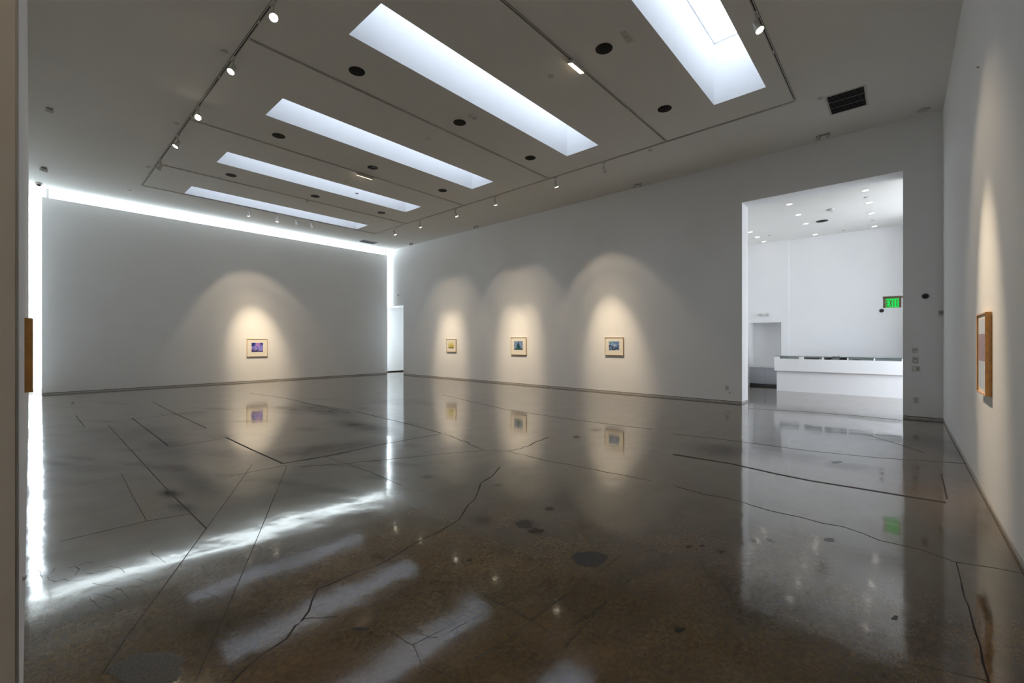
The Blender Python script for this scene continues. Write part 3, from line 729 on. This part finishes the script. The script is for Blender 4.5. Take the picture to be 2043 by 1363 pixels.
# ------------------------------------------------------------------ framed pictures
def frame_pic(name, label, cat, w, h, depth, fw_, matw, pw, ph, paint, wood, M4, off=(0, 0), n=(36, 28)):
    """local axes: x right, y up, z out of the wall"""
    t = thing(name, label, cat, M4.to_translation()); t.rotation_euler = M4.to_euler()
    bm = NB()
    box(bm, -w/2, -w/2+fw_, -h/2, h/2, 0, depth, bev=.0015); box(bm, w/2-fw_, w/2, -h/2, h/2, 0, depth, bev=.0015)
    box(bm, -w/2+fw_, w/2-fw_, h/2-fw_, h/2, 0, depth, bev=.0015); box(bm, -w/2+fw_, w/2-fw_, -h/2, -h/2+fw_, 0, depth, bev=.0015)
    obj('frame', bm, wood, t)
    zin = depth-.012
    bm = NB(); box(bm, -w/2+fw_, w/2-fw_, -h/2+fw_, h/2-fw_, zin-.006, zin); obj('mat_board', bm, M['matboard'], t)
    me = bpy.data.meshes.new('print'); vs, fs, cols = [], [], []
    nx_, ny_ = n
    for j in range(ny_):
        for i in range(nx_):
            x0, x1 = -pw/2+pw*i/nx_+off[0], -pw/2+pw*(i+1)/nx_+off[0]; y0, y1 = -ph/2+ph*j/ny_+off[1], -ph/2+ph*(j+1)/ny_+off[1]
            b0 = len(vs); vs += [(x0, y0, zin+.0015), (x1, y0, zin+.0015), (x1, y1, zin+.0015), (x0, y1, zin+.0015)]; fs.append((b0, b0+1, b0+2, b0+3))
            c = paint((i+.5)/nx_, (j+.5)/ny_); cols += [(*c, 1)]*4
    me.from_pydata(vs, [], fs); ca = me.color_attributes.new('ink', 'FLOAT_COLOR', 'POINT'); ca.data.foreach_set('color', np.array(cols, dtype=np.float32).ravel())
    m = bpy.data.materials.new('print_ink'); m.use_nodes = True; nt = m.node_tree; b = nt.nodes['Principled BSDF']; b.inputs['Roughness'].default_value = .5
    a = nt.nodes.new('ShaderNodeAttribute'); a.attribute_name = 'ink'; nt.links.new(a.outputs['Color'], b.inputs['Base Color']); me.materials.append(m)
    o = bpy.data.objects.new('print', me); C.objects.link(o); o.parent = t; o['label'] = 'colour print'
    return t
def vn(seed, sc):
    g = np.random.default_rng(seed).random((24, 24))
    def f(u, v):
        x, y = u*sc, v*sc; i, j = int(x), int(y); a, b = x-i, y-j
        a = a*a*(3-2*a); b = b*b*(3-2*b)
        q = lambda p, r: g[p % 24, r % 24]
        return (q(i, j)*(1-a)+q(i+1, j)*a)*(1-b)+(q(i, j+1)*(1-a)+q(i+1, j+1)*a)*b
    return f
def lerp3(a, b, t): t = max(0, min(1, t)); return tuple(x+(y-x)*t for x, y in zip(a, b))
na, nb_, nc, nd_ = vn(1, 6), vn(2, 11), vn(3, 9), vn(4, 16)
def paint1(u, v):   # violet drifts with a pink glow
    c = lerp3((.16, .14, .62), (.38, .33, .80), na(u, v)*1.1)
    c = lerp3(c, (.60, .20, .55), max(0, 1-math.hypot((u-.55)/.22, (v-.85)/.35))*.9)
    if v > .95-.5*abs(u-.62)-.15*nb_(u, v) and (u < .32 or u > .74): c = lerp3((.03, .06, .40), (.02, .02, .18), nb_(u, v))
    if v < .30*nb_(u, v)+.16*(1-u) and nd_(u, v) > .35: c = (.03, .02, .12)
    return c
def paint2(u, v):   # yellow field over a dark ground
    if v < .12: return (.05, .035, .01)
    c = lerp3((.62, .52, .03), (.75, .62, .25), nb_(u, v))
    c = lerp3(c, (.80, .76, .50), (v-.45)*2)
    if nd_(u, v) > .72 and v < .5: c = (.30, .26, .01)
    return c
def paint3(u, v):   # dark conical tree against a mottled blue
    c = lerp3((.10, .20, .38), (.32, .42, .62), nb_(u, v))
    if nd_(u, v) > .75: c = (.08, .14, .26)
    if v < .15: c = (.05, .03, .03)
    half = .02+.30*max(0, (1-v))**1.25 + .03*(nd_(u, v)-.5)
    if abs(u-.49) < half and v > .03: c = lerp3((.01, .12, .09), (.02, .04, .12), v*1.1+.3*(nb_(u, v)-.5))
    return c
def paint4(u, v):   # blue surf with pale flecks
    c = lerp3((.03, .08, .22), (.16, .28, .58), nc(u, v)*.6+v*.6)
    if nd_(u, v) > .60 and v < .78: c = lerp3(c, (.55, .68, .85), 1.2*(nd_(u, v)-.45)*2)
    if v > .7 and u < .4: c = lerp3(c, (.15, .40, .42), .6)
    if nb_(u, v) < .42 and v < .62: c = (.015, .03, .08)
    return c
MP1 = Matrix.Translation((P1[0], YP, P1[2])) @ Matrix(((1,0,0,0),(0,0,-1,0),(0,1,0,0),(0,0,0,1)))
def MXB(P): return Matrix.Translation((XB, P[1], P[2])) @ Matrix(((0,0,-1,0),(-1,0,0,0),(0,1,0,0),(0,0,0,1)))
frame_pic('framed_picture', 'purple and blue print in a pale frame, alone on the partition wall', 'picture', P1[3], P1[4], .04, .014, 0, P1[3]*.56, P1[4]*.52, paint1, M['palewood'], MP1, off=(0, .012))
frame_pic('framed_picture', 'small upright yellow print, leftmost of three on the long wall', 'picture', P2[3], P2[4], .04, .014, 0, P2[3]*.56, P2[4]*.50, paint2, M['palewood'], MXB(P2), off=(0, .02))
frame_pic('framed_picture', 'framed print of a dark green conical tree on blue, middle of the long wall', 'picture', P3[3], P3[4], .04, .014, 0, P3[3]*.56, P3[4]*.50, paint3, M['palewood'], MXB(P3), off=(0, .02))
frame_pic('framed_picture', 'framed blue and white mottled print, nearest the lobby opening', 'picture', P4[3], P4[4], .04, .014, 0, P4[3]*.56, P4[4]*.48, paint4, M['palewood'], MXB(P4), off=(0, .015))
# tall picture on the right wall (local x runs towards the camera)
RX0, RX1, RZ0, RZ1 = 5.71, 6.29, 1.016, 1.775
def paint5(u, v):
    if v > .80: return (.62, .66, .72) if v < .985 else (.3, .3, .32)
    if v > .78: return (.35, .36, .40)
    if v > .40: return lerp3((.42, .24, .24), (.30, .22, .26), nb_(u, v)*.7+.4*u)
    if nd_(u*1.4, .2) > .62: return (.40, .46, .58)
    return lerp3((.60, .66, .76), (.72, .76, .82), nc(u, v*.3))
MR = Matrix.Translation(((RX0+RX1)/2, YR, (RZ0+RZ1)/2)) @ Matrix(((-1,0,0,0),(0,0,1,0),(0,1,0,0),(0,0,0,1)))
frame_pic('framed_picture', 'tall pale landscape print in a deep honey wood frame on the right wall', 'picture', RX1-RX0, RZ1-RZ0, .044, .014, 0, (RX1-RX0)*.86, (RZ1-RZ0)*.86, paint5, M['wood'], MR)
# picture on the left wall, seen from its edge
LYn = 2.29/ST; LZ0, LZ1 = 1.236, 1.63
ML = Matrix.Translation((XW, LYn+.17, (LZ0+LZ1)/2)) @ Matrix(((0,0,1,0),(1,0,0,0),(0,1,0,0),(0,0,0,1)))
frame_pic('framed_picture', 'honey wood frame on the left wall seen from its edge', 'picture', .34, LZ1-LZ0, .031, .014, 0, .2, .22, paint2, M['wood'], ML)

# ------------------------------------------------------------------ lobby: counter
CF = 15.5
t = thing('reception_counter', 'long white reception counter with glass-topped display compartments in the lobby', 'counter', (CF, 1.4, 0))
y0, y1 = -.55-1.4, 2.93-1.4      # local y
yL = 2.90-1.4
bm = NB(); box(bm, .10, .95, y0, yL-.02, 0, .63); obj('base', bm, M['counter'], t)
bm = NB(); box(bm, 0, 1.0, y0, y1, .63, 1.0, bev=.003); obj('upper_band', bm, M['counter'], t)
divs = [on_x(x, 716, CF).y-1.4 for x in (1549, 1556, 1594, 1604, 1640, 1644, 1690, 1692.5, 1743, 1746, 1799)]
bm = NB()
box(bm, 0, .6, divs[1], y1, 1.0, 1.072)
for a, b in ((divs[2], divs[3]), (divs[4], divs[5]), (divs[6], divs[7]), (divs[8], divs[9])): box(bm, 0, .6, min(a, b), max(a, b), 1.0, 1.072)
box(bm, 0, .6, y0, divs[10], 1.0, 1.072); box(bm, .6, 1.0, y0, y1, 1.0, 1.072)
obj('divider', bm, M['counter'], t)
bm = NB(); box(bm, .002, 1.0, y0, y1, 1.072, 1.082); obj('glass_top', bm, M['glass'], t, 'clear glass top with green edge')
bm = NB(); box(bm, -.004, .002, y0, y1, 1.072, 1.083); obj('glass_edge', bm, M['glassedge'], t)
bm = NB(); box(bm, .003, .008, y0+.05, y1-.05, 1.0005, 1.0715); obj('front_glass', bm, M['glass'], t)
def item(name, label, cat, pxa, pxb, x0, x1, z0, h, m, group='items inside the counter display'):
    a, b = on_x(pxa, 716, CF).y, on_x(pxb, 716, CF).y
    tag(obj(name, bx(CF+x0, CF+x1, min(a, b), max(a, b), z0, z0+h, bev=.002), m), label, cat, group)
item('paper_stack', 'thin papers in the leftmost compartment of the counter display', 'papers', 1565, 1590, .10, .40, 1.001, .018, M['paper'])
item('book', 'flat brown book in the second compartment of the counter display', 'book', 1605.5, 1631, .08, .42, 1.001, .03, M['bookbrown'])
item('book', 'black book at left of the dark third compartment of the counter display', 'book', 1646, 1657, .12, .45, 1.001, .05, M['bookdark'])
item('book', 'white book between black ones in the third compartment of the counter display', 'book', 1658, 1674, .03, .35, 1.001, .035, M['paper'])
item('book', 'large black book at right of the third compartment of the counter display', 'book', 1675, 1689, .12, .5, 1.001, .06, M['bookdark'])
item('paper_stack', 'thin papers in the fourth compartment of the counter display', 'papers', 1700, 1716, .10, .40, 1.001, .014, M['grey'])
p = on_x(1666, 709, CF+.5)
t = thing('telephone', 'small white telephone standing on the counter glass', 'telephone', (CF+.5, p.y, 1.083))
bm = NB(); box(bm, -.08, .08, -.10, .06, 0, .025, bev=.008); obj('base', bm, M['white'], t)
bm = NB(); box(bm, -.09, .09, -.14, -.09, .025, .055, bev=.012); box(bm, -.09, .09, .0, .05, .025, .05, bev=.01); obj('handset', bm, M['white'], t)

# cabinet in the niche
t = thing('low_cabinet', 'low grey two-door cabinet in the lobby niche left of the counter', 'cabinet', (LX-.10, (NY0+NY1)/2, 0))
hw = (NY1-NY0)/2-.002
bm = NB(); box(bm, .03, .58, -hw, hw, .07, .64); obj('body', bm, M['cabinet'], t)
bm = NB(); box(bm, 0, .59, -hw, hw, .64, .665, bev=.002); obj('top', bm, M['white'], t)
bm = NB(); box(bm, .08, .55, -hw, hw, 0, .07); obj('plinth', bm, M['kick'], t, 'dark recessed plinth')
for a, b in ((-hw+.003, -.003), (.003, hw-.003)):
    bm = NB(); box(bm, .01, .03, a, b, .08, .632, bev=.002); obj('door', bm, M['cabinet'], t)

# exit sign bracketed off the right jamb of the opening
SX = XB+.30
pa, pb = on_x(1761, 592, SX), on_x(1799, 613, SX)
yc, w = (pa.y+pb.y)/2, abs(pa.y-pb.y); zc, h = (pa.z+pb.z)/2, abs(pa.z-pb.z)
t = thing('exit_sign', 'green lit EXIT sign in a tan housing at the right edge of the opening', 'exit sign', (SX, yc, zc))
bm = NB(); box(bm, 0, .05, -w/2+.006, w/2-.006, -h/2, h/2-.03, bev=.002); obj('housing', bm, M['signbody'], t)
bm = NB(); box(bm, -.015, .065, -w/2, w/2, h/2-.045, h/2, bev=.002); box(bm, .01, .04, YO2-yc, -w/2, h/2-.04, h/2-.01); obj('canopy', bm, M['signbody'], t)
fa = NB(); box(fa, -.004, 0, -w/2+.045, w/2-.05, -h/2+.005, h/2-.052); 
face = obj('face', fa, M['exitg'], t, 'glowing green face')
def letter(bm, ch, y, z, lw, lh, s):
    # strokes as boxes on a plane facing -x; +y is the reader's left
    def st(a0, b0, a1, b1):
        ax, az, bx2, bz = y-a0*lw, z+b0*lh, y-a1*lw, z+b1*lh
        d = Vector((0, bx2-ax, bz-az)); n_ = Vector((0, -d.z, d.y)).normalized()*s/2
        q = [Vector((0, ax, az))+n_, Vector((0, ax, az))-n_, Vector((0, bx2, bz))-n_, Vector((0, bx2, bz))+n_]
        v0 = [bm.verts.new((-.0045, v.y, v.z)) for v in q]; v1 = [bm.verts.new((-.0075, v.y, v.z)) for v in q]
        bm.faces.new(v1); bm.faces.new(v0[::-1])
        for i in range(4): bm.faces.new((v0[i], v0[(i+1) % 4], v1[(i+1) % 4], v1[i]))
    if ch == 'E': st(0, 0, 0, 1); st(0, .03, 1, .03); st(0, .5, .85, .5); st(0, .97, 1, .97)
    if ch == 'X': st(0, 0, 1, 1); st(0, 1, 1, 0)
    if ch == 'I': st(.5, 0, .5, 1)
    if ch == 'T': st(0, .97, 1, .97); st(.5, 0, .5, 1)
fw2 = w-.095; lw = fw2*.16; zz = -h/2+.02; lh = h-.052-.035-.012
for k, ch in enumerate('EXIT'):
    bm = NB(); letter(bm, ch, w/2-.05-fw2*.07-k*fw2*.235, zz, lw, lh, .013); obj('letter', bm, M['signbody'], face)

# oval emergency light over the niche
p = on_x(1526, 628, LX-.10)
t = thing('emergency_light', 'white oval twin emergency light on the lobby wall above the niche', 'emergency light', (LX-.10, p.y, p.z))
bm = NB(); box(bm, -.06, 0, -.15, .15, -.045, .045, bev=.03); obj('case', bm, M['white'], t)
for s in (-1, 1):
    bm = NB(); lathe(bm, [(.05, 0), (.055, .03), (.045, .05), (0, .045)], 20, 0, Matrix.Translation((-.05, s*.11, 0)) @ Vector((-1, 0, 0)).to_track_quat('Z', 'Y').to_matrix().to_4x4(), cap=False); obj('head', bm, M['offwhite'], t)
# lobby ceiling fittings
DL = [(1575, 407.5, 'recessed downlight nearest the opening in the left row, top left of the lobby ceiling'), (1593, 428.6, 'second downlight of the middle row in the lobby ceiling'),
      (1607.6, 446.3, 'third downlight of the middle row, left of the lobby vent'), (1626.5, 467.8, 'farthest downlight of the middle row in the lobby ceiling'),
      (1726.5, 380, 'topmost downlight of the right row in the lobby ceiling'), (1733, 404.6, 'second downlight of the right row in the lobby ceiling'),
      (1738, 426, 'third downlight of the right row in the lobby ceiling'), (1744.6, 451.6, 'farthest downlight of the right row in the lobby ceiling'),
      (1497, 463, 'first downlight of the left row by the lobby opening edge'), (1511, 473, 'second downlight of the left row in the lobby ceiling'), (1523.8, 482, 'farthest downlight of the left row, above the niche wall')]
for px, py, lab in DL:
    p = on_z(px, py, ZO)
    t = thing('downlight', lab, 'downlight', (p.x, p.y, ZO), 'recessed downlights in the lobby ceiling')
    bm = NB(); lathe(bm, [(.085, 0), (.085, -.004), (.066, -.006), (.062, -.001)], 28, 0, None, cap=False); obj('trim_ring', bm, M['white'], t)
    bm = NB(); lathe(bm, [(.064, -.002), (0, -.002)], 28, 0, None, cap=False); obj('lens', bm, M['down'], t)
grille(1640, 441, 'round black grille in the lobby ceiling', z=ZO, r=.14)
detector(1657.5, 419, 'smoke detector in the lobby ceiling beside the round grille', z=ZO, r=.09)
for px, py, lab in [(1728, 393.5, 'sprinkler cover between the first two right-row downlights in the lobby'), (1741.5, 439.5, 'sprinkler cover before the last right-row downlight in the lobby'),
                    (1535, 469.5, 'sprinkler cover right of the left-row downlights in the lobby'), (1683, 460, 'sprinkler cover near the lobby back wall')]:
    disc(px, py, lab, z=ZO)

# ------------------------------------------------------------------ world and colour
w = bpy.data.worlds.new('world'); SC.world = w; w.use_nodes = True
w.node_tree.nodes['Background'].inputs[0].default_value = (.6, .75, 1, 1); w.node_tree.nodes['Background'].inputs[1].default_value = .3
SC.view_settings.view_transform = 'Standard'; SC.view_settings.look = 'None'; SC.view_settings.gamma = 1; SC.view_settings.exposure = 0.0
SC.view_settings.use_curve_mapping = False
cy = SC.cycles
cy.use_denoising = True
try: cy.denoiser = 'OPENIMAGEDENOISE'
except Exception: pass
cy.max_bounces = 12; cy.diffuse_bounces = 6; cy.glossy_bounces = 4; cy.transmission_bounces = 4; cy.transparent_max_bounces = 8
cy.sample_clamp_indirect = 6; cy.caustics_reflective = False; cy.caustics_refractive = False
